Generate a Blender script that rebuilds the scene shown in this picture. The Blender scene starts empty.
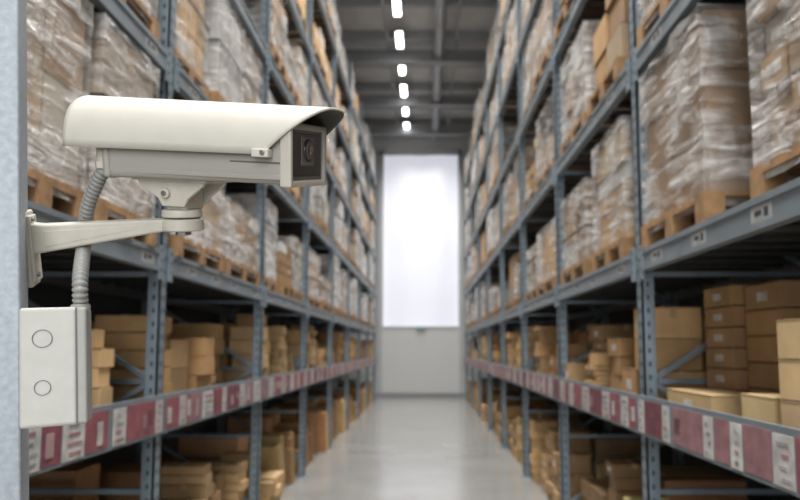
import bpy, math, random, bmesh
from mathutils import Vector, Matrix
random.seed(31)
R=random.random
def U(a,b): return a+(b-a)*R()
scene=bpy.context.scene
try:
    scene.view_settings.view_transform='Standard'
except Exception: pass

# ------------------------------------------------------------------ materials
def newmat(name):
    m=bpy.data.materials.new(name); m.use_nodes=True
    nt=m.node_tree; b=nt.nodes['Principled BSDF']
    return m,nt,b
def simple(name,col,rough=.5,metal=0.,noise=0.,nscale=20.,bump=0.,bscale=60.,emit=None,es=0.,bdist=.01):
    m,nt,b=newmat(name)
    b.inputs['Base Color'].default_value=(*col,1); b.inputs['Roughness'].default_value=rough
    b.inputs['Metallic'].default_value=metal
    tc=nt.nodes.new('ShaderNodeTexCoord')
    if noise>0:
        n=nt.nodes.new('ShaderNodeTexNoise'); n.inputs['Scale'].default_value=nscale; n.inputs['Detail'].default_value=5
        nt.links.new(tc.outputs['Object'],n.inputs['Vector'])
        r=nt.nodes.new('ShaderNodeValToRGB')
        r.color_ramp.elements[0].position=.3; r.color_ramp.elements[1].position=.7
        r.color_ramp.elements[0].color=(*[c*(1-noise) for c in col],1)
        r.color_ramp.elements[1].color=(*[min(1,c*(1+noise)) for c in col],1)
        nt.links.new(n.outputs['Fac'],r.inputs['Fac']); nt.links.new(r.outputs['Color'],b.inputs['Base Color'])
    if bump>0:
        n2=nt.nodes.new('ShaderNodeTexNoise'); n2.inputs['Scale'].default_value=bscale
        nt.links.new(tc.outputs['Object'],n2.inputs['Vector'])
        bp=nt.nodes.new('ShaderNodeBump'); bp.inputs['Strength'].default_value=bump; bp.inputs['Distance'].default_value=bdist
        nt.links.new(n2.outputs['Fac'],bp.inputs['Height']); nt.links.new(bp.outputs['Normal'],b.inputs['Normal'])
    if emit:
        b.inputs['Emission Color'].default_value=(*emit,1); b.inputs['Emission Strength'].default_value=es
    return m
def tinted(name,rough,amp=.12,scale=6.):
    m,nt,b=newmat(name)
    at=nt.nodes.new('ShaderNodeAttribute'); at.attribute_name='tint'
    tc=nt.nodes.new('ShaderNodeTexCoord')
    n=nt.nodes.new('ShaderNodeTexNoise'); n.inputs['Scale'].default_value=scale; n.inputs['Detail'].default_value=4
    nt.links.new(tc.outputs['Object'],n.inputs['Vector'])
    mr=nt.nodes.new('ShaderNodeMapRange'); mr.inputs['From Min'].default_value=.3; mr.inputs['From Max'].default_value=.7
    mr.inputs['To Min'].default_value=1-amp; mr.inputs['To Max'].default_value=1+amp
    nt.links.new(n.outputs['Fac'],mr.inputs['Value'])
    mx=nt.nodes.new('ShaderNodeVectorMath'); mx.operation='SCALE'
    nt.links.new(at.outputs['Color'],mx.inputs[0]); nt.links.new(mr.outputs['Result'],mx.inputs['Scale'])
    nt.links.new(mx.outputs['Vector'],b.inputs['Base Color'])
    b.inputs['Roughness'].default_value=rough
    return m
M_card=tinted('cardboard',.7)
M_print=tinted('printed_label',.6,.25,14)
M_wood=simple('pallet_wood',(.29,.165,.075),.8,noise=.35,nscale=12)
M_steel=simple('galvanised_blue_steel',(.21,.262,.30),.42,.3,noise=.15,nscale=8)
M_beam=simple('beam_steel',(.21,.245,.27),.42,.3,noise=.12,nscale=6)
M_dark=simple('dark_slot',(.03,.035,.04),.7)
M_deck=simple('shelf_deck',(.09,.09,.085),.6,.3,noise=.2)
M_tape=simple('packing_tape',(.40,.28,.15),.3)
# stretch film
def film():
    m,nt,b=newmat('stretch_film')
    out=nt.nodes['Material Output']
    at=nt.nodes.new('ShaderNodeAttribute'); at.attribute_name='tint'
    tc=nt.nodes.new('ShaderNodeTexCoord')
    def noise(sc,rot,scale,det,dist):
        mp=nt.nodes.new('ShaderNodeMapping'); mp.inputs['Scale'].default_value=sc; mp.inputs['Rotation'].default_value=rot
        nt.links.new(tc.outputs['Object'],mp.inputs['Vector'])
        n=nt.nodes.new('ShaderNodeTexNoise'); n.inputs['Scale'].default_value=scale; n.inputs['Detail'].default_value=det; n.inputs['Distortion'].default_value=dist
        nt.links.new(mp.outputs['Vector'],n.inputs['Vector']); return n
    n=noise((3,3,14),(.5,.45,0),1.2,6,.5)      # stretched streaks
    n3=noise((1,1,1),(0,0,0),3.2,4,.3)         # big cloudy patches
    n4=noise((9,9,3),(-.4,.5,0),1.1,5,.8)      # creases
    mr=nt.nodes.new('ShaderNodeMapRange'); mr.inputs['From Min'].default_value=.4; mr.inputs['From Max'].default_value=.66
    mr.inputs['To Min'].default_value=-.18; mr.inputs['To Max'].default_value=.38
    nt.links.new(n.outputs['Fac'],mr.inputs['Value'])
    mr2=nt.nodes.new('ShaderNodeMapRange'); mr2.inputs['From Min'].default_value=.35; mr2.inputs['From Max'].default_value=.65
    mr2.inputs['To Min'].default_value=-.25; mr2.inputs['To Max'].default_value=.30
    nt.links.new(n3.outputs['Fac'],mr2.inputs['Value'])
    sp=nt.nodes.new('ShaderNodeSeparateColor'); nt.links.new(at.outputs['Color'],sp.inputs['Color'])
    a0=nt.nodes.new('ShaderNodeMath'); a0.operation='ADD'
    nt.links.new(mr.outputs['Result'],a0.inputs[0]); nt.links.new(mr2.outputs['Result'],a0.inputs[1])
    ad=nt.nodes.new('ShaderNodeMath'); ad.operation='ADD'
    nt.links.new(a0.outputs[0],ad.inputs[0]); nt.links.new(sp.outputs['Red'],ad.inputs[1])
    mxx=nt.nodes.new('ShaderNodeMath'); mxx.operation='MAXIMUM'; mxx.inputs[1].default_value=.12
    nt.links.new(ad.outputs[0],mxx.inputs[0])
    mnn=nt.nodes.new('ShaderNodeMath'); mnn.operation='MINIMUM'; mnn.inputs[1].default_value=.92
    nt.links.new(mxx.outputs[0],mnn.inputs[0])
    b.inputs['Base Color'].default_value=(.64,.62,.59,1); b.inputs['Roughness'].default_value=.18
    b.inputs['Specular IOR Level'].default_value=1.0
    sm=nt.nodes.new('ShaderNodeMath'); sm.operation='ADD'
    nt.links.new(n.outputs['Fac'],sm.inputs[0]); nt.links.new(n4.outputs['Fac'],sm.inputs[1])
    bp=nt.nodes.new('ShaderNodeBump'); bp.inputs['Strength'].default_value=.85; bp.inputs['Distance'].default_value=.035
    nt.links.new(sm.outputs[0],bp.inputs['Height']); nt.links.new(bp.outputs['Normal'],b.inputs['Normal'])
    tr=nt.nodes.new('ShaderNodeBsdfTransparent'); mix=nt.nodes.new('ShaderNodeMixShader')
    nt.links.new(mnn.outputs[0],mix.inputs[0]); nt.links.new(tr.outputs[0],mix.inputs[1]); nt.links.new(b.outputs[0],mix.inputs[2])
    nt.links.new(mix.outputs[0],out.inputs['Surface'])
    return m
M_film=film()
MATS=[M_card,M_wood,M_film,M_tape,M_print,M_steel,M_beam,M_dark,M_deck]
CARD,WOOD,FILM,TAPE,PRINT,STEEL,BEAM,DARK,DECK=range(9)

# ------------------------------------------------------------------ mesh builder
class MB:
    def __init__(s): s.v=[];s.f=[];s.m=[];s.c=[];s.sm=[]
    def box(s,x0,x1,y0,y1,z0,z1,mat,col=(.5,.5,.5),rot=0.,tilt=0.,piv=None):
        if x0>x1:x0,x1=x1,x0
        P=[(x0,y0,z0),(x1,y0,z0),(x1,y1,z0),(x0,y1,z0),(x0,y0,z1),(x1,y0,z1),(x1,y1,z1),(x0,y1,z1)]
        if rot or tilt:
            cx,cy=((x0+x1)/2,(y0+y1)/2); M=Matrix.Rotation(rot,3,'Z')@Matrix.Rotation(tilt,3,'X')
            P=[tuple(M@Vector((p[0]-cx,p[1]-cy,p[2]-z0))+Vector((cx,cy,z0))) for p in P]
        n=len(s.v); s.v+=P
        for q in ((0,3,2,1),(4,5,6,7),(0,1,5,4),(1,2,6,5),(2,3,7,6),(3,0,4,7)):
            s.f.append(tuple(n+i for i in q)); s.m.append(mat); s.c.append(col); s.sm.append(False)
    def bar(s,p,q,w,mat,col=(.5,.5,.5)):
        p=Vector(p);q=Vector(q);d=(q-p).normalized()
        a=d.cross(Vector((0,1,0)));
        if a.length<.01:a=d.cross(Vector((1,0,0)))
        a.normalize(); b=d.cross(a).normalized()
        n=len(s.v)
        for e in (p,q):
            for i,j in ((-1,-1),(1,-1),(1,1),(-1,1)): s.v.append(tuple(e+a*i*w/2+b*j*w/2))
        for qd in ((0,1,5,4),(1,2,6,5),(2,3,7,6),(3,0,4,7),(0,3,2,1),(4,5,6,7)):
            s.f.append(tuple(n+i for i in qd)); s.m.append(mat); s.c.append(col); s.sm.append(False)
    def quadgrid(s,fn,nu,nv,mat,col):
        n=len(s.v)
        for i in range(nu+1):
            for j in range(nv+1): s.v.append(tuple(fn(i/nu,j/nv)))
        for i in range(nu):
            for j in range(nv):
                a=n+i*(nv+1)+j
                s.f.append((a,a+nv+1,a+nv+2,a+1)); s.m.append(mat); s.c.append(col); s.sm.append(True)
    def obj(s,name,parent=None,origin=(0,0,0)):
        if not s.v: return None
        o=Vector(origin)
        me=bpy.data.meshes.new(name)
        me.from_pydata([tuple(Vector(p)-o) for p in s.v],[],s.f)
        used=sorted(set(s.m)); idx={u:i for i,u in enumerate(used)}
        for u in used: me.materials.append(MATS[u])
        me.polygons.foreach_set('material_index',[idx[x] for x in s.m])
        me.polygons.foreach_set('use_smooth',s.sm)
        at=me.color_attributes.new('tint','FLOAT_COLOR','CORNER')
        buf=[]
        for f,c in zip(s.f,s.c): buf+= [c[0],c[1],c[2],1.]*len(f)
        at.data.foreach_set('color',buf)
        ob=bpy.data.objects.new(name,me); scene.collection.objects.link(ob)
        ob.location=o
        if parent: ob.parent=parent
        return ob

def cardcol():
    k=U(.6,1.12)
    t=random.choice([(.42,.25,.108),(.47,.292,.132),(.37,.212,.09),(.52,.34,.165)])
    return tuple(c*k for c in t)
def palecol():
    k=U(.75,1.1); t=random.choice([(.50,.44,.36),(.40,.29,.18),(.60,.58,.55),(.37,.24,.13),(.29,.24,.18),(.34,.205,.10)])
    return tuple(c*k for c in t)
def carton(mb,x0,x1,y0,y1,z0,z1,col,rot=0.,sg=1,detail=True,tilt=0.):
    """cardboard carton with tape seam and a printed label"""
    mb.box(x0,x1,y0,y1,z0,z1,CARD,col,rot,tilt)
    if rot or tilt or not detail: return
    e=.0015; w=.022; ym=(y0+y1)/2; xm=(x0+x1)/2; h=z1-z0
    dk=tuple(c*.55 for c in col)
    fx=x0 if sg>0 else x1
    mb.box(xm-w,xm+w,y0-e,y0+.001,z1-h*.35,z1+e,TAPE)
    mb.box(xm-w,xm+w,y0-e,y1,z1,z1+e,TAPE)
    if R()<.5:
        mb.box(fx-e,fx+e,ym-.05,ym+.05,z0+h*.3,z0+h*.65,PRINT,(.5,.48,.44))
    mb.box(fx-e*.7,fx+e*.7,y0,y1,z1-.007,z1-.001,CARD,dk)
    mb.box(x0,x1,y0-e*.7,y0+e*.7,z1-.007,z1-.001,CARD,dk)

def pallet(mb,xa,xb,y0,y1,z):
    n=5
    for i in range(3):
        yy=y0+(y1-y0-.1)*i/2
        mb.box(xa,xb,yy,yy+.1,z,z+.02,WOOD)
        for j in range(3):
            xx=min(xa,xb)+(abs(xb-xa)-.1)*j/2
            mb.box(xx,xx+.1,yy,yy+.1,z+.02,z+.1,WOOD)
    for j in range(3):
        xx=min(xa,xb)+(abs(xb-xa)-.1)*j/2
        mb.box(xx,xx+.1,y0,y1,z+.1,z+.118,WOOD)
    for i in range(n+1):
        yy=y0+(y1-y0-.1)*i/n
        mb.box(xa,xb,yy,yy+.1,z+.118,z+.138,WOOD)
def load(mb,xf,sg,y0,y1,z,h,brown=.5,opac=.45,depth=1.1):
    xb=xf+sg*depth
    pallet(mb,xf,xb,y0,y1,z)
    z0=z+.138; H=h-.138
    nz=random.choice([1,2,3,3,4,6]); ny=random.choice([1,2,2,3,4]); nx=2
    base=cardcol() if R()<brown else palecol()
    bare=opac<.12
    for j in range(ny):
        drop=U(0,.4) if (bare or R()<.2) else 0
        for k in range(nz):
            for i in range(nx):
                if (k+1)/nz>1-drop+.01 and ny>1 and k>0: continue
                a=min(xf,xb)+.03+(depth-.06)*i/nx; b=y0+.03+(y1-y0-.06)*j/ny
                q=U(.78,1.14); c=tuple(t*q for t in base)
                if R()<.2: c=palecol()
                jx=U(0,.04)
                carton(mb,a+.004+jx,a+(depth-.06)/nx-.004,b+.004,b+(y1-y0-.06)/ny-.006-U(0,.02),z0+H*k/nz+.002,z0+H*(k+1)/nz-.003,c,sg=sg)
    if R()<.5 and not bare:
        zs=z0+H*U(.4,.7); x0_,x1_=min(xf,xb)+.008,max(xf,xb)-.008
        mb.box(x0_,x1_,y0+.006,y0+.009,zs,zs+.018,DARK); mb.box(xf+sg*.004,xf+sg*.007,y0+.006,y1-.006,zs,zs+.018,DARK)
    if bare: return
    col=(opac,opac,opac)
    X0,X1=min(xf,xb)+.012,max(xf,xb)-.012; Y0,Y1=y0+.012,y1-.012; zt=z0+H+.012; zb=z+.07
    J=.015
    def side(fx,fy,gx,gy):
        def fn(u,v):
            k=J if 0<u<1 else J*.3
            x=fx+(gx-fx)*u; y=fy+(gy-fy)*u; zz=zb+(zt-zb)*v
            nx_,ny_=(gy-fy),-(gx-fx); l=math.hypot(nx_,ny_)
            d=U(-k,k*.8)
            return (x+nx_/l*d,y+ny_/l*d,zz+(U(-.02,.01) if 0<v<1 else 0))
        mb.quadgrid(fn,8,10,FILM,col)
    side(X0,Y0,X1,Y0);side(X1,Y0,X1,Y1);side(X1,Y1,X0,Y1);side(X0,Y1,X0,Y0)
    mb.quadgrid(lambda u,v:(X0+(X1-X0)*u,Y0+(Y1-Y0)*v,zt-(U(0,.012))),6,6,FILM,col)

def shelf_stacks(mb,xf,sg,y0,y1,z,hmax,fill=.9,rough=.3,floor=False):
    y=y0+.04
    while y<y1-.2:
        w=min(random.choice([U(.16,.26),U(.24,.36),U(.34,.52)]),y1-.03-y)
        if w<.15: break
        off=.6
        if R()<fill:
            off=U(.02,.12) if R()<.78 else U(.2,.36)
            d=U(.28,.45); bh=random.choice([.04,.06,.08,.11,.14,.2]) if w<.36 else random.choice([.08,.14,.2,.28])
            top=U(.45,1.0)*hmax
            zz=z; c0=cardcol()
            if floor and R()<.3:
                th=.05; lean_=math.radians(14)
                for q in range(random.choice([3,4,5])):
                    hh=U(.45,.7)
                    mb.box(xf+sg*(off),xf+sg*(off+d),y+q*(th+.008)+.16,y+q*(th+.008)+th+.16,z+.001,z+hh,CARD,tuple(t*U(.95,1.2) for t in c0),0,lean_)
                w=max(w,.45)
            else:
                while zz+bh<z+top:
                    q=U(.8,1.16); c=tuple(t*q for t in c0)
                    r=U(-.12,.12) if R()<rough else 0
                    ww=w-.02-U(0,.05); o_=off+U(-.02,.03)
                    if R()<.15: bh=random.choice([.07,.1,.14]); 
                    if zz+bh>z+top: break
                    carton(mb,xf+sg*o_,xf+sg*(o_+d),y+.01,y+.01+ww,zz+.001,zz+bh-.004,c,r,sg)
                    zz+=bh
            off2=off+d+.04
        else: off2=.5
        if off2<.85:
            top=U(.6,1.0)*hmax; bh=random.choice([.12,.18,.25]); zz=z; c0=cardcol()
            while zz+bh<z+top:
                carton(mb,xf+sg*off2,xf+sg*(1.08),y+.005,y+w-.01,zz+.001,zz+bh-.003,tuple(t*U(.8,1.05) for t in c0),0,sg,False)
                zz+=bh
        y+=w+.012

# ------------------------------------------------------------------ racks
XL,XR=-1.6,1.31
TOPS=[1.36,2.29,3.52,4.72,5.92,7.12]
Y0R=-.9; BAY=2.4; NB=9
ups=[Y0R+BAY*i for i in range(NB+1)]
DEP=1.1
for sg,xf in ((-1,XL),(1,XR)):
    rack=bpy.data.objects.new('pallet_rack',None); scene.collection.objects.link(rack)
    rack.location=(xf,0,0)
    def put(mb,n):
        o=mb.obj(n,rack)
        o.location=(-xf,0,0)
    mb=MB()
    HT=8.0
    for y in ups:
        for xx in (xf,xf+sg*(DEP-.0)):
            a=xx; b=xx+sg*.075
            mb.box(a,a+sg*.012,y-.045,y+.045,0,HT,STEEL)
            mb.box(a,b,y-.045,y-.038,0,HT,STEEL); mb.box(a,b,y+.038,y+.045,0,HT,STEEL)
            mb.box(a-sg*.03,b+sg*.03,y-.075,y+.075,0,.012,STEEL)
            if y<9 and xx==xf:
                zz=.15
                while zz<HT-.2:
                    for dy in (-.025,.013):
                        mb.box(a-sg*.001,a+sg*.002,y+dy,y+dy+.012,zz,zz+.03,DARK)
                    mb.box(a+sg*.03,a+sg*.045,y-.046,y-.044,zz,zz+.03,DARK)
                    zz+=.08
        z=.2;k=0
        while z<HT-.8:
            p=(xf+sg*.05,y,z);q=(xf+sg*(DEP-.0),y,z+.65)
            if k%2:p=(p[0],y,z+.65);q=(q[0],y,z)
            mb.bar(p,q,.03,STEEL); mb.bar((xf+sg*.05,y,z),(xf+sg*DEP,y,z),.03,STEEL)
            z+=.65;k+=1
    put(mb,'uprights')
    mb=MB(); lab=MB()
    for i in range(NB):
        a,b=ups[i]+.05,ups[i+1]-.05
        for k,t in enumerate(TOPS):
            hb=.13
            for xx,s2 in ((xf-sg*.005,1),(xf+sg*(DEP+.02),1)):
                mb.box(xx,xx+sg*.045,a,b,t-hb,t,BEAM)
                mb.box(xx-sg*.008,xx+sg*.002,a,b,t-.028,t,BEAM)
                mb.box(xx-sg*.008,xx+sg*.002,a,b,t-hb,t-hb+.028,BEAM)
            for yy in (a-.005,b-.05):
                mb.box(xf-sg*.014,xf+sg*.0,yy,yy+.055,t-.18,t+.03,STEEL)
                for zq in (-.13,-.07,-.01): mb.box(xf-sg*.016,xf,yy+.02,yy+.034,t+zq,t+zq+.016,DARK)
            if k==0:
                mb.box(xf+sg*.04,xf+sg*(DEP+.02),a,b,t-.02,t,DECK)
            n=9
            for j in range(n):
                yy=a+(b-a)*(j+.5)/n
                mb.box(xf+sg*.04,xf+sg*(DEP+.02),yy-.02,yy+.02,t-.05,t-.021,DECK)
            if k>=1:
                n=12
                for j in range(n):
                    yy=a+(b-a)*(j+.5)/n
                    mb.box(xf+sg*.002,xf+sg*(DEP+.02),yy-.03,yy+.03,t-.021,t,DECK)
            if k>=1:
                for yy in (a+.3,a+.85,a+1.35,b-.35):
                    yy+=U(-.1,.1)
                    lab.box(xf-sg*.0075,xf-sg*.005,yy,yy+.15,t-.1,t-.035,PRINT,(.30,.30,.295))
                    lab.box(xf-sg*.0085,xf-sg*.005,yy+.02,yy+.05,t-.085,t-.05,DARK)
                    lab.box(xf-sg*.0085,xf-sg*.005,yy+.07,yy+.12,t-.075,t-.055,DARK)
        t=TOPS[0]
        mb.box(xf-sg*.03,xf-sg*.013,a-.04,b+.04,t-.17,t+.06,BEAM)
        y=a-.03; last=0
        while y<b:
            w=random.choice([.11,.15,.19,.22]) if last else random.choice([.15,.22,.28,.36]); w=min(w,b+.03-y)
            if w<.05:break
            if last:
                c=random.choice([(.48,.465,.44),(.44,.42,.40),(.40,.36,.35)]); lab.box(xf-sg*.034,xf-sg*.03,y+.008,y+w-.008,t-.155,t+.03,PRINT,c)
                for q in range(4):
                    y1_=y+.025+(U(0,.03))
                    lab.box(xf-sg*.036,xf-sg*.03,y1_,max(y1_+.02,y+w-.025-U(0,.05)),t-.135+q*.042,t-.12+q*.042,PRINT,random.choice([(.2,.2,.2),(.30,.16,.17),(.3,.3,.3)]))
            else:
                c=random.choice([(.20,.055,.072),(.235,.07,.085),(.15,.045,.06),(.26,.13,.14)])
                lab.box(xf-sg*.033,xf-sg*.03,y+.006,y+w-.006,t-.15,t+.035,PRINT,c)
                yy=y+.03
                while yy<y+w-.08:
                    if R()<.5: lab.box(xf-sg*.036,xf-sg*.03,yy,yy+U(.04,.06),t-U(.08,.13),t-U(.0,.04),PRINT,random.choice([(.32,.22,.22),(.26,.15,.16),(.42,.40,.38),(.12,.045,.055)]))
                    yy+=.08
            last=not last
            y+=w+random.choice([0,0,0,.04])
    put(mb,'beams'); put(lab,'shelf_labels')
    # ---------------- contents
    far=MB(); farb=MB()
    for i in range(NB):
        a,b=ups[i]+.06,ups[i+1]-.06
        for k in range(1,6):
            t=TOPS[k]
            if sg==1 and i==1:
                spec=[(1.72,2.58),(2.93,3.8)]
            elif sg==1 and i==2:
                spec=[(4.15,4.95),(5.15,6.1)]
            elif R()<.35:
                w3=U(.66,.72); spec=[(a+.02+q*(w3+.05),a+.02+q*(w3+.05)+w3) for q in range(3)]
            else:
                g=U(.02,.12); w1=U(.9,1.08); w2=U(.9,1.05)
                if R()<.25: w1-=.2
                spec=[(a+g,a+g+w1),(min(b-.02,a+g+w1+.12+w2)-w2,min(b-.02,a+g+w1+.12+w2))]
            for n,(p,q) in enumerate(spec):
                if k>2 and R()<.06: continue
                h=U(.85,1.04) if R()<.6 else U(.5,.85)
                br=.85 if sg==1 else .5; op=U(.12,.45) if sg==1 else U(.25,.62)
                if R()<.25: op=0; br=.9
                if sg==1 and k==1 and i==1: h=1.05; br=1; op=(.28,.25)[n]
                if sg==1 and k==1 and i==2: h=(.95,.80)[n]; br=1; op=.2
                if sg==-1 and k==1 and i==1: h=1.06; op=.42
                near=(i in(1,2) and k<=2)
                m=MB() if near else far
                load(m,xf+sg*U(-.03,.04),sg,p,q,t,h,br,op)
                if near: m.obj('shrink_wrapped_pallet',None,(xf+sg*.5,(p+q)/2,t))
        for lv,z,hm in ((0,0.0,1.08),(1,TOPS[0],.76)):
            near=i in(1,2); m=MB() if near else farb
            if sg==1 and i==1 and lv==1:
                def stk(y0,y1,o0,o1,n,bh,c):
                    for q in range(n): carton(m,xf+sg*o0,xf+sg*o1,y0,y1,z+q*bh+.001,z+(q+1)*bh-.004,tuple(t_*U(.9,1.06) for t_ in c),0,sg)
                stk(1.6,2.02,.03,.5,3,.15,(.54,.37,.19)); stk(2.06,2.44,.03,.44,3,.15,(.55,.38,.20))
                stk(2.52,2.78,.05,.36,1,.15,(.55,.38,.20)); stk(3.05,3.6,.04,.3,1,.12,(.50,.33,.165))
                stk(2.0,2.5,.55,1.05,4,.17,(.36,.215,.095)); stk(2.55,3.05,.55,1.05,4,.165,(.34,.20,.088))
                stk(3.1,3.45,.42,.9,5,.135,(.38,.235,.11)); stk(3.48,3.82,.36,.9,6,.115,(.36,.22,.10))
            else:
                shelf_stacks(m,xf,sg,a,b,z,hm*((.92 if i in (1,2) else .78) if lv==0 else .95),.97 if i in(1,2) else .92,.35,lv==0)
            if near: m.obj('cardboard_box_stack',None,(xf+sg*.5,(a+b)/2,z))
    far.obj('shrink_wrapped_pallets',None,(xf+sg*.5,10,4)); farb.obj('cardboard_boxes',None,(xf+sg*.5,10,0))

# ------------------------------------------------------------------ room shell
def plain(name,boxes,mat,bevel=0,parent=None):
    me=bpy.data.meshes.new(name); v=[];f=[]
    for (x0,x1,y0,y1,z0,z1) in boxes:
        n=len(v)
        v+=[(x0,y0,z0),(x1,y0,z0),(x1,y1,z0),(x0,y1,z0),(x0,y0,z1),(x1,y0,z1),(x1,y1,z1),(x0,y1,z1)]
        for q in ((0,3,2,1),(4,5,6,7),(0,1,5,4),(1,2,6,5),(2,3,7,6),(3,0,4,7)): f.append(tuple(n+i for i in q))
    me.from_pydata(v,[],f); me.materials.append(mat)
    ob=bpy.data.objects.new(name,me); scene.collection.objects.link(ob)
    if bevel:
        b=ob.modifiers.new('bevel','BEVEL'); b.width=bevel; b.segments=3
    if parent: ob.parent=parent
    return ob
M_floor=simple('polished_concrete',(.225,.22,.205),.17,0,noise=.12,nscale=1.2,bump=.03,bscale=3)
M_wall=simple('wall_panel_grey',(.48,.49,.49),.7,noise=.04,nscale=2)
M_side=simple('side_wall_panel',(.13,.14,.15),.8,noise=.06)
M_ceil=simple('ceiling_deck',(.46,.47,.48),.7,noise=.06,nscale=3)
M_cbeam=simple('ceiling_steel',(.25,.26,.27),.6)
WL,WR,WB,ZC=-3.0,2.7,22.5,9.5
plain('floor',[(WL-.2,WR+.2,-6,WB+.2,-.2,0)],M_floor)
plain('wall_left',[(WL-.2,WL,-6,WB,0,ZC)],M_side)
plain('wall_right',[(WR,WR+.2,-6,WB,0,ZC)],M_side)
DX0,DX1=-1.48,1.18
plain('wall_back',[(WL,DX0-.15,WB,WB+.2,0,ZC),(DX1+.15,WR,WB,WB+.2,0,ZC),(DX0-.15,DX1+.15,WB,WB+.2,8.75,ZC)],M_wall)
plain('ceiling',[(WL-.2,WR+.2,-6,WB+.2,ZC,ZC+.2)],M_ceil)
cb=[]
y=-5.
while y<22.3: cb.append((WL,WR,y,y+.10,ZC-.22,ZC)); y+=1.55
for y in (3.,9.5,15.7,18.6,21.2):
    cb.append((WL,WR,y,y+.25,ZC-.55,ZC-.50)); cb.append((WL,WR,y,y+.25,ZC-.27,ZC-.22)); cb.append((WL,WR,y+.1,y+.15,ZC-.5,ZC-.27))
for x in (-.95,.75): cb.append((x,x+.05,-5,22.4,ZC-.27,ZC-.22))
plain('ceiling_beams',cb,M_cbeam)
plain('trim_1',[(DX0-.15,DX0,WB-.06,WB+.2,0,8.75),(DX1,DX1+.15,WB-.06,WB+.2,0,8.75),(DX0-.15,DX1+.15,WB-.06,WB+.2,8.62,8.75)],M_wall)
plain('baseboard_back',[(WL,WR,WB-.09,WB-.06,0,.14)],M_cbeam)
def pipe(name,x,z,rr,mat):
    me=bpy.data.meshes.new(name); bm=bmesh.new()
    bmesh.ops.create_cone(bm,cap_ends=True,segments=28,radius1=rr,radius2=rr,depth=27,matrix=Matrix.Translation((x,8.6,z))@Matrix.Rotation(math.pi/2,4,'X'))
    for k in range(14):
        bmesh.ops.create_cone(bm,cap_ends=True,segments=28,radius1=rr*1.08,radius2=rr*1.08,depth=.06,matrix=Matrix.Translation((x,-4+k*2,z))@Matrix.Rotation(math.pi/2,4,'X'))
    bm.to_mesh(me); bm.free(); me.materials.append(mat)
    for p in me.polygons:p.use_smooth=True
    scene.collection.objects.link(bpy.data.objects.new(name,me))
pipe('ventilation_duct',.35,ZC-.36,.13,simple('duct_galvanised',(.34,.35,.36),.4,.4,noise=.1))
M_door=simple('door_panel_white',(.60,.60,.585),.5)
plain('door_1',[(DX0,DX1,WB+.02,WB+.10,0.0,1.2),(DX0,DX1,WB+.02,WB+.10,1.212,2.4),(DX0,DX1,WB,WB+.1,2.4,2.47)],M_door)
mw=simple('daylight_curtain',(.52,.52,.54),.9,noise=.07,nscale=.8,emit=(.86,.875,1.0),es=.56)
me=bpy.data.meshes.new('window_1'); v=[];f=[]; N=60
for i in range(N+1):
    x=DX0+(DX1-DX0)*i/N; yy=WB+.10+.025*math.sin(i*.25)+.015*math.sin(i*.1)
    v+=[(x,yy,2.47),(x,yy,8.62)]
for i in range(N): f.append((2*i,2*i+2,2*i+3,2*i+1))
me.from_pydata(v,[],f); me.materials.append(mw); [setattr(p,'use_smooth',True) for p in me.polygons]
scene.collection.objects.link(bpy.data.objects.new('window_1',me))
M_teal=simple('exit_sign_green',(.36,.58,.54),.5)
plain('exit_sign',[(-.30,.02,WB-.07,WB+.0,2.39,2.45)],M_teal)

# lamps
M_lamp=simple('fluorescent_tube',(.9,.9,.9),.5,emit=(1,1,1),es=12)
hs=[];tb=[]
y=-4.
LX=-.62
while y<22.2:
    hs.append((LX-.09,LX+.09,y,y+.9,ZC-.30,ZC-.23)); tb.append((LX-.07,LX+.07,y+.05,y+.82,ZC-.325,ZC-.30)); y+=1.55
lamp=bpy.data.objects.new('ceiling_strip_lights',None); scene.collection.objects.link(lamp)
plain('housings',hs,M_cbeam,parent=lamp); plain('tubes',tb,M_lamp,parent=lamp)
def area(name,loc,rot,sx,sy,p,col=(1,1,1),spread=180):
    l=bpy.data.lights.new(name,'AREA'); l.shape='RECTANGLE'; l.size=sx; l.size_y=sy; l.energy=p; l.color=col; l.spread=math.radians(spread)
    o=bpy.data.objects.new(name,l); scene.collection.objects.link(o); o.location=loc; o.rotation_euler=rot; return o
for i in range(6):
    area('aisle_lamp_light',(-.1,-2+i*4.4,ZC-.75),(0,0,0),1.8,4.0,255,(1,.995,.985),115)
area('rear_fill_light',(.0,-5.0,3.2),(math.radians(86),0,0),4.5,5,370,(.97,.985,1))  # added fill from behind the camera to brighten the rack interiors
w=bpy.data.worlds.new('world'); scene.world=w; w.use_nodes=True
w.node_tree.nodes['Background'].inputs['Color'].default_value=(.85,.92,1,1); w.node_tree.nodes['Background'].inputs['Strength'].default_value=.45

# ------------------------------------------------------------------ steel post
M_post=simple('galvanised_post',(.29,.322,.35),.5,.25,noise=.14,nscale=90,bump=.12,bscale=350,bdist=.002)
post=plain('steel_post',[(-.18,0,0,.09,0,4.6),(-.24,.05,-.05,.14,0,.015)],M_post,bevel=.004)
az=math.radians(25); lean=math.radians(2.9)
piv=Vector((-.645,1.0,1.97))
Mz=Matrix.Rotation(az,4,'Z'); Ml=Matrix.Rotation(-lean,4,'Y')
post.matrix_world=Matrix.Translation(piv)@Mz@Ml@Matrix.Translation((0,0,-1.97))

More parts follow.
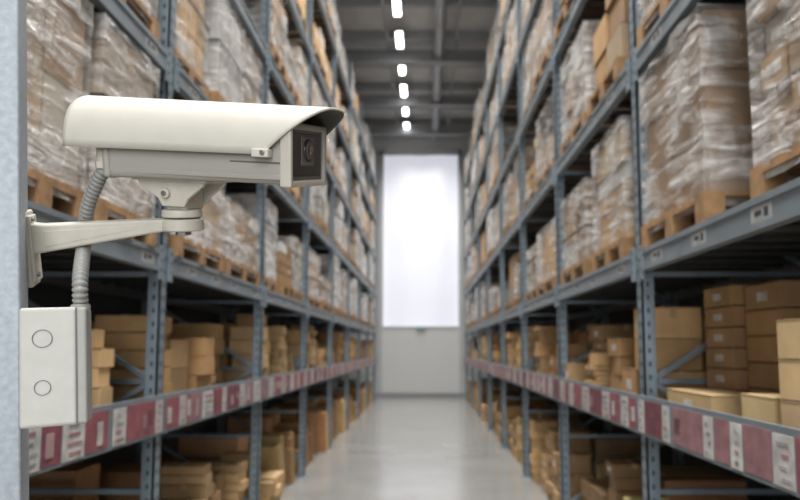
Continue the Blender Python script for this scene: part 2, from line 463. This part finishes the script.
# ------------------------------------------------------------------ security camera
S=.001495
azc,el,roll=math.radians(20.2),math.radians(15.4),math.radians(5.2)
O=Vector((-.367,1.0,1.994))
v=Vector((-math.sin(azc)*math.cos(el),math.cos(azc)*math.cos(el),math.sin(el)))
r=Vector((math.cos(azc),math.sin(azc),0)); u=r.cross(v)
r2=r*math.cos(roll)+u*math.sin(roll); u2=r2.cross(v)
MA=Matrix(((r2.x,v.x,u2.x,O.x),(r2.y,v.y,u2.y,O.y),(r2.z,v.z,u2.z,O.z),(0,0,0,1)))
cam_root=bpy.data.objects.new('security_camera',None); scene.collection.objects.link(cam_root); cam_root.matrix_world=MA; cam_root.empty_display_size=.05
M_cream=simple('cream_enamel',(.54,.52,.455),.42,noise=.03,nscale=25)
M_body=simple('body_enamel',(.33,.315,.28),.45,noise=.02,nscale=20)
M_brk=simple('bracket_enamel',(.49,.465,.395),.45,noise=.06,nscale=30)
M_in=simple('shroud_inside',(.06,.06,.048),.7)
M_blk=simple('black_plastic',(.012,.012,.014),.3)
M_frame=simple('dark_bezel',(.11,.105,.095),.4)
M_screw=simple('screw_steel',(.3,.29,.27),.35,.8)
M_lens,nt,b=newmat('lens_glass'); b.inputs['Base Color'].default_value=(.02,.012,.02,1); b.inputs['Roughness'].default_value=.05
M_amb=simple('lens_reflection_amber',(.35,.13,.05),.2)  # colour of the reflection painted onto the lens
phi=math.radians(33)
A=Vector((math.cos(phi),-math.sin(phi),-.035)).normalized()
F=Vector((math.sin(phi),math.cos(phi),0)); Nn=F.cross(A)*-1
if Nn.z<0: Nn=-Nn
O0=Vector((3,0,13))
W=96
def H(t,w,h): return O0+A*t+F*w+Nn*h
def part(name,vs,fs,mat,bevel=0,smooth=False,seg=3,extra=None):
    me=bpy.data.meshes.new(name); me.from_pydata([tuple(Vector(p)*S) for p in vs],[],fs)
    me.materials.append(mat)
    if extra: me.materials.append(extra)
    bm=bmesh.new(); bm.from_mesh(me)
    bmesh.ops.recalc_face_normals(bm,faces=bm.faces)
    bm.to_mesh(me); bm.free()
    if smooth:
        for p in me.polygons: p.use_smooth=True
    o=bpy.data.objects.new(name,me); scene.collection.objects.link(o); o.parent=cam_root
    if bevel:
        m=o.modifiers.new('bevel','BEVEL'); m.width=bevel*S; m.segments=seg; m.limit_method='ANGLE'
        for p in me.polygons: p.use_smooth=True
        wn=o.modifiers.new('wn','WEIGHTED_NORMAL')
    return o
def hbox(name,t0,t1,w0,w1,h0,h1,mat,bevel=0,taper=1.,seg=3):
    vs=[]
    for (t,k) in ((t0,taper),(t1,1.)):
        for (w_,h_) in ((w0,h0),(w1,h0),(w1,h1),(w0,h1)):
            wc,hc=(w0+w1)/2,(h0+h1)/2
            vs.append(H(t,wc+(w_-wc)*k,hc+(h_-hc)*k))
    fs=[(0,1,2,3),(7,6,5,4),(0,4,5,1),(1,5,6,2),(2,6,7,3),(3,7,4,0)]
    return part(name,vs,fs,mat,bevel,seg=seg)
def abox(name,a0,a1,b0,b1,c0,c1,mat,bevel=0):
    vs=[(a0,b0,c0),(a1,b0,c0),(a1,b1,c0),(a0,b1,c0),(a0,b0,c1),(a1,b0,c1),(a1,b1,c1),(a0,b1,c1)]
    return part(name,vs,[(0,3,2,1),(4,5,6,7),(0,1,5,4),(1,2,6,5),(2,3,7,6),(3,0,4,7)],mat,bevel)
def cyl(name,c,ax,r0,r1,l,mat,bevel=0,n=40):
    c=Vector(c);ax=Vector(ax).normalized(); p=ax.orthogonal().normalized(); q=ax.cross(p)
    vs=[]
    for (k,rr) in ((-.5,r0),(.5,r1)):
        for i in range(n):
            t=2*math.pi*i/n; vs.append(c+ax*l*k+(p*math.cos(t)+q*math.sin(t))*rr)
    fs=[(i,(i+1)%n,n+(i+1)%n,n+i) for i in range(n)]+[tuple(range(n))[::-1],tuple(range(n,2*n))]
    return part(name,vs,fs,mat,bevel if bevel else .4)
def prism(name,pts,fn,d0,d1,mat,bevel=0):
    n=len(pts); vs=[fn(x,y,d0) for x,y in pts]+[fn(x,y,d1) for x,y in pts]
    fs=[(i,(i+1)%n,n+(i+1)%n,n+i) for i in range(n)]+[tuple(range(n))[::-1],tuple(range(n,2*n))]
    return part(name,vs,fs,mat,bevel)
# body
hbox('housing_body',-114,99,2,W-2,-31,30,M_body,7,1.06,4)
hbox('body_seam',-110,97,1.2,3,-10,-8.4,M_frame,0,1.0)
hbox('body_rail',-110,99,-.6,4,-27,-21,M_body,1.2)
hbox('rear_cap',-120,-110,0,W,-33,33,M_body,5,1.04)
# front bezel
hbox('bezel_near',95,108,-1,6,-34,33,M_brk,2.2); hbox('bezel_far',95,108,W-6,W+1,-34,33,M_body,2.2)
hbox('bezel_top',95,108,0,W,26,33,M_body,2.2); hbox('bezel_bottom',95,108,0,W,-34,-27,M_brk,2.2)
hbox('front_gasket',96,104,5,W-5,-28,27,M_frame)
hbox('front_window',98,105,11,W-11,-23,23,M_blk,1)
hbox('lens_mount',102,106,31,65,-12,20,M_frame,3)
cyl('lens_barrel',H(106,48,5),A,13,12,4,M_blk,.6)
cyl('lens_ring',H(108,48,5),A,9.5,8.5,1.5,M_frame,.4)
cyl('lens_glass_front',H(109,48,5),A,7.5,5.5,1.2,M_lens,.4)
cyl('lens_painted_reflection',H(109.8,46,2),A,2.4,1.8,.6,M_amb,.2)  # small amber disc, an orange reflection painted on the glass
# sun shroud
nt_,na=44,40; vs=[];fs=[]
for i in range(nt_+1):
    for j in range(na+1):
        th=math.pi*j/na
        c_,s_=math.cos(th),math.sin(th)
        ww=-math.copysign(abs(c_)**.66,c_); hh=abs(s_)**.74
        tf=80+60*(abs(s_)**.8); tr=-160+4*hh
        t=tr+(tf-tr)*i/nt_
        k=1.05-.08*(t+160)/300
        hk=1.05-.13*max(0,(t+160)/300)
        vs.append(H(t,W/2+(W/2+8)*ww*k,-1+56*hh*hk))
for i in range(nt_):
    for j in range(na):
        a=i*(na+1)+j; fs.append((a,a+1,a+na+2,a+na+1))
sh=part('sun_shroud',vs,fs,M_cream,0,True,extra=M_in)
so=sh.modifiers.new('solid','SOLIDIFY'); so.thickness=2.6*S; so.material_offset=1; so.material_offset_rim=0
cen=Vector(H(0,W/2,0))*S
mid=sh.data.polygons[(nt_//2)*na+na//2]
if not (mid.center-cen).dot(mid.normal)>0: sh.data.flip_normals()
so.offset=-1
hbox('shroud_screw_plate',68,87,-10.5,0,-4,5,M_cream,1.5)
cyl('shroud_screw',H(81,-10.5,1),F,2.6,2.6,3,M_screw)
# gland + mount
cyl('cable_gland',H(-128,14,-10),(0,0,1),8.5,7.5,26,M_brk,1)
cyl('cable_gland_nut',H(-128,14,-20),(0,0,1),10.5,10.5,8,M_brk,.6,6)
hbox('gland_elbow',-130,-112,6,22,-8,6,M_brk,3)
SHT=-18
fnH=lambda x,y,d:H(x+SHT,d,y)
trap=[(-72,-29),(14,-29),(12,-38),(-8,-54),(-13,-63),(-41,-63),(-46,-54),(-70,-40)]
prism('saddle_cheek_near',trap,fnH,18,24,M_brk,1.5)
prism('saddle_cheek_far',trap,fnH,62,68,M_brk,1.5)
hbox('saddle_plate',-76+SHT,18+SHT,14,74,-35,-29,M_brk,2)
cyl('tilt_bolt',H(-34+SHT,16,-48),F,5.5,5.5,6,M_brk,1); cyl('tilt_bolt_hex',H(-34+SHT,12.5,-48),F,3,3,3,M_screw,.3,6)
K=H(-27+SHT,43,-50)
hbox('tilt_knuckle',-41+SHT,-14+SHT,24,62,-68,-42,M_brk,4)
pc=Vector((K.x-5,K.y,0))
cyl('swivel_disc',(pc.x,pc.y,-57),(0,0,1),23,22,9,M_brk,2)
cyl('arm_pad',(pc.x,pc.y,-70),(0,0,1),24.5,23,14,M_brk,2.5)
cyl('pad_nut',(pc.x,pc.y,-79.5),(0,0,1),9,9,6,M_screw,.6,6)
# arm (tapered, from wall plate back to pad; it runs slightly away towards the post)
ax0,ax1=-172,pc.x-8; yb=pc.y; OFF=44.
def armf(x,y,d):
    off=OFF*(ax1-x)/(ax1-ax0); m=1+off/745
    return Vector((x*m,d+off,y*m))
arm=[(ax0,-64),(ax0+12,-66),(ax1-30,-63),(ax1,-63),(ax1,-76),(ax1-25,-79),(ax0+40,-92),(ax0+8,-97),(ax0,-98)]
prism('bracket_arm',arm,armf,yb-13,yb+13,M_brk,3)
prism('arm_web_groove',[(ax0+14,-73),(ax1-40,-69),(ax1-40,-73),(ax0+30,-87),(ax0+14,-90)],armf,yb-13.8,yb-12.8,M_brk,.4)
mm=1+OFF/745; px_=ax0*mm; pb=yb+OFF
abox('wall_plate',px_-11,px_,pb-20,pb+20,-133*mm,-51*mm,M_brk,2.5)
abox('plate_lip',px_-1,px_+3,pb-17,pb+17,-128*mm,-56*mm,M_brk,1.5)
cyl('plate_bolt',(px_+4,pb-8,-60*mm),(1,0,0),3.2,3.2,4,M_screw,.4,6); cyl('plate_bolt_low',(px_+4,pb-8,-120*mm),(1,0,0),3.2,3.2,4,M_screw,.4,6)

# ------------------------------------------------------------------ junction box
M_jb=simple('junction_box_plastic',(.44,.43,.39),.5,noise=.05,nscale=35)
M_jb2=simple('junction_box_lid',(.30,.30,.275),.5,noise=.03,nscale=35)
M_line=simple('groove_dark',(.13,.125,.115),.7)
jb=bpy.data.objects.new('junction_box',None); scene.collection.objects.link(jb)
q_=1.13
jb.matrix_world=Matrix.Translation((-.501*q_,.865*q_,1.7-.025*q_))@Matrix.Rotation(math.radians(22),4,'Z')@Matrix.Rotation(math.radians(-2.9),4,'Y')
bw,bh=.0385*q_,.080*q_
plain('base',[(-bw,bw-.010,0,.07,-bh,bh)],M_jb,.005,jb)
plain('lid',[(bw-.0105,bw+.004,-.001,.071,-bh+.001,bh-.001)],M_jb2,.004,jb)
plain('lid_seam',[(bw-.0115,bw-.0095,-.0005,.0705,-bh+.002,bh-.002)],M_line,0,jb)
plain('mounting_strap',[(-bw-.03,-bw+.002,.055,.068,-.03,.03)],M_jb2,.002,jb)
def ring(name,x,z,rr,w_):
    n=36; vs=[];fs=[]
    for i in range(n):
        t=2*math.pi*i/n
        for q,yy in ((rr,-.0012),(rr-w_,-.0012)): vs.append((x+q*math.cos(t),yy,z+q*math.sin(t)))
    for i in range(n): a=2*i;b_=2*((i+1)%n); fs.append((a,a+1,b_+1,b_))
    me=bpy.data.meshes.new(name); me.from_pydata(vs,[],fs); me.materials.append(M_line)
    o=bpy.data.objects.new(name,me); scene.collection.objects.link(o); o.parent=jb
ring('knockout_upper',-.0125,.043,.0138,.0013); ring('knockout_lower',-.0125,-.031,.0115,.0013)
def jcyl(name,x,y,z0,z1,rr,mat):
    me=bpy.data.meshes.new(name); bm=bmesh.new()
    bmesh.ops.create_cone(bm,cap_ends=True,segments=24,radius1=rr,radius2=rr,depth=z1-z0,matrix=Matrix.Translation((x,y,(z0+z1)/2)))
    bm.to_mesh(me); bm.free(); me.materials.append(mat)
    o=bpy.data.objects.new(name,me); scene.collection.objects.link(o); o.parent=jb
jx,jy=.034,.050
jcyl('conduit_collar',jx,jy,bh-.002,bh+.006,.0145,M_jb2)

# ------------------------------------------------------------------ flexible conduit
M_con=simple('conduit_grey',(.24,.24,.225),.45)
jt=jb.matrix_world@Vector((jx,jy,bh-.002)); jt2=jb.matrix_world@Vector((jx,jy,bh+.05))
def LP(p): return MA@(Vector(p)*S)
g=H(-128,14,-24)
ctrl=[LP(H(-128,14,-14)),LP(g),LP((g.x-8,g.y+6,g.z-12)),LP((-122,g.y+24,-52)),LP((-130,g.y+38,-88)),jt2,jt]
def cat(P,n):
    out=[];Q=[P[0]*2-P[1]]+P+[P[-1]*2-P[-2]]
    for i in range(1,len(Q)-2):
        for k in range(n):
            t=k/n; a,b_,c,d=Q[i-1],Q[i],Q[i+1],Q[i+2]
            out.append(.5*((2*b_)+(c-a)*t+(2*a-5*b_+4*c-d)*t*t+(3*b_-a-3*c+d)*t**3))
    out.append(P[-1]); return out
raw=cat([Vector(p) for p in ctrl],30)
L=[0]
for i in range(1,len(raw)): L.append(L[-1]+(raw[i]-raw[i-1]).length)
step=.0014; pts=[];d=0;i=0
while d<L[-1]:
    while L[i+1]<d:i+=1
    t=(d-L[i])/max(1e-9,L[i+1]-L[i]); pts.append(raw[i].lerp(raw[i+1],t)); d+=step
vs=[];fs=[];n=20
for k,p in enumerate(pts):
    tg=(pts[min(k+3,len(pts)-1)]-pts[max(k-3,0)]).normalized()
    e1=tg.cross(Vector((0,1,0))).normalized(); e2=tg.cross(e1)
    rad=.0088+.0034*abs(math.sin(math.pi*k/6))**.7
    for j in range(n):
        a=2*math.pi*j/n; vs.append(tuple(p+(e1*math.cos(a)+e2*math.sin(a))*rad))
for k in range(len(pts)-1):
    for j in range(n): fs.append((k*n+j,k*n+(j+1)%n,(k+1)*n+(j+1)%n,(k+1)*n+j))
me=bpy.data.meshes.new('flexible_conduit'); me.from_pydata(vs,[],fs); me.materials.append(M_con)
for p in me.polygons:p.use_smooth=True
scene.collection.objects.link(bpy.data.objects.new('flexible_conduit',me))

# ------------------------------------------------------------------ camera
cd=bpy.data.cameras.new('camera'); cam=bpy.data.objects.new('camera',cd); scene.collection.objects.link(cam); scene.camera=cam
cam.location=(0,0,1.7); cam.rotation_euler=(math.radians(95),0,0)
cd.sensor_width=36; cd.lens=28.8; cd.shift_x=-25/800; cd.shift_y=42/800; cd.clip_start=.05
cd.dof.use_dof=True; cd.dof.focus_distance=1.02; cd.dof.aperture_fstop=3.6
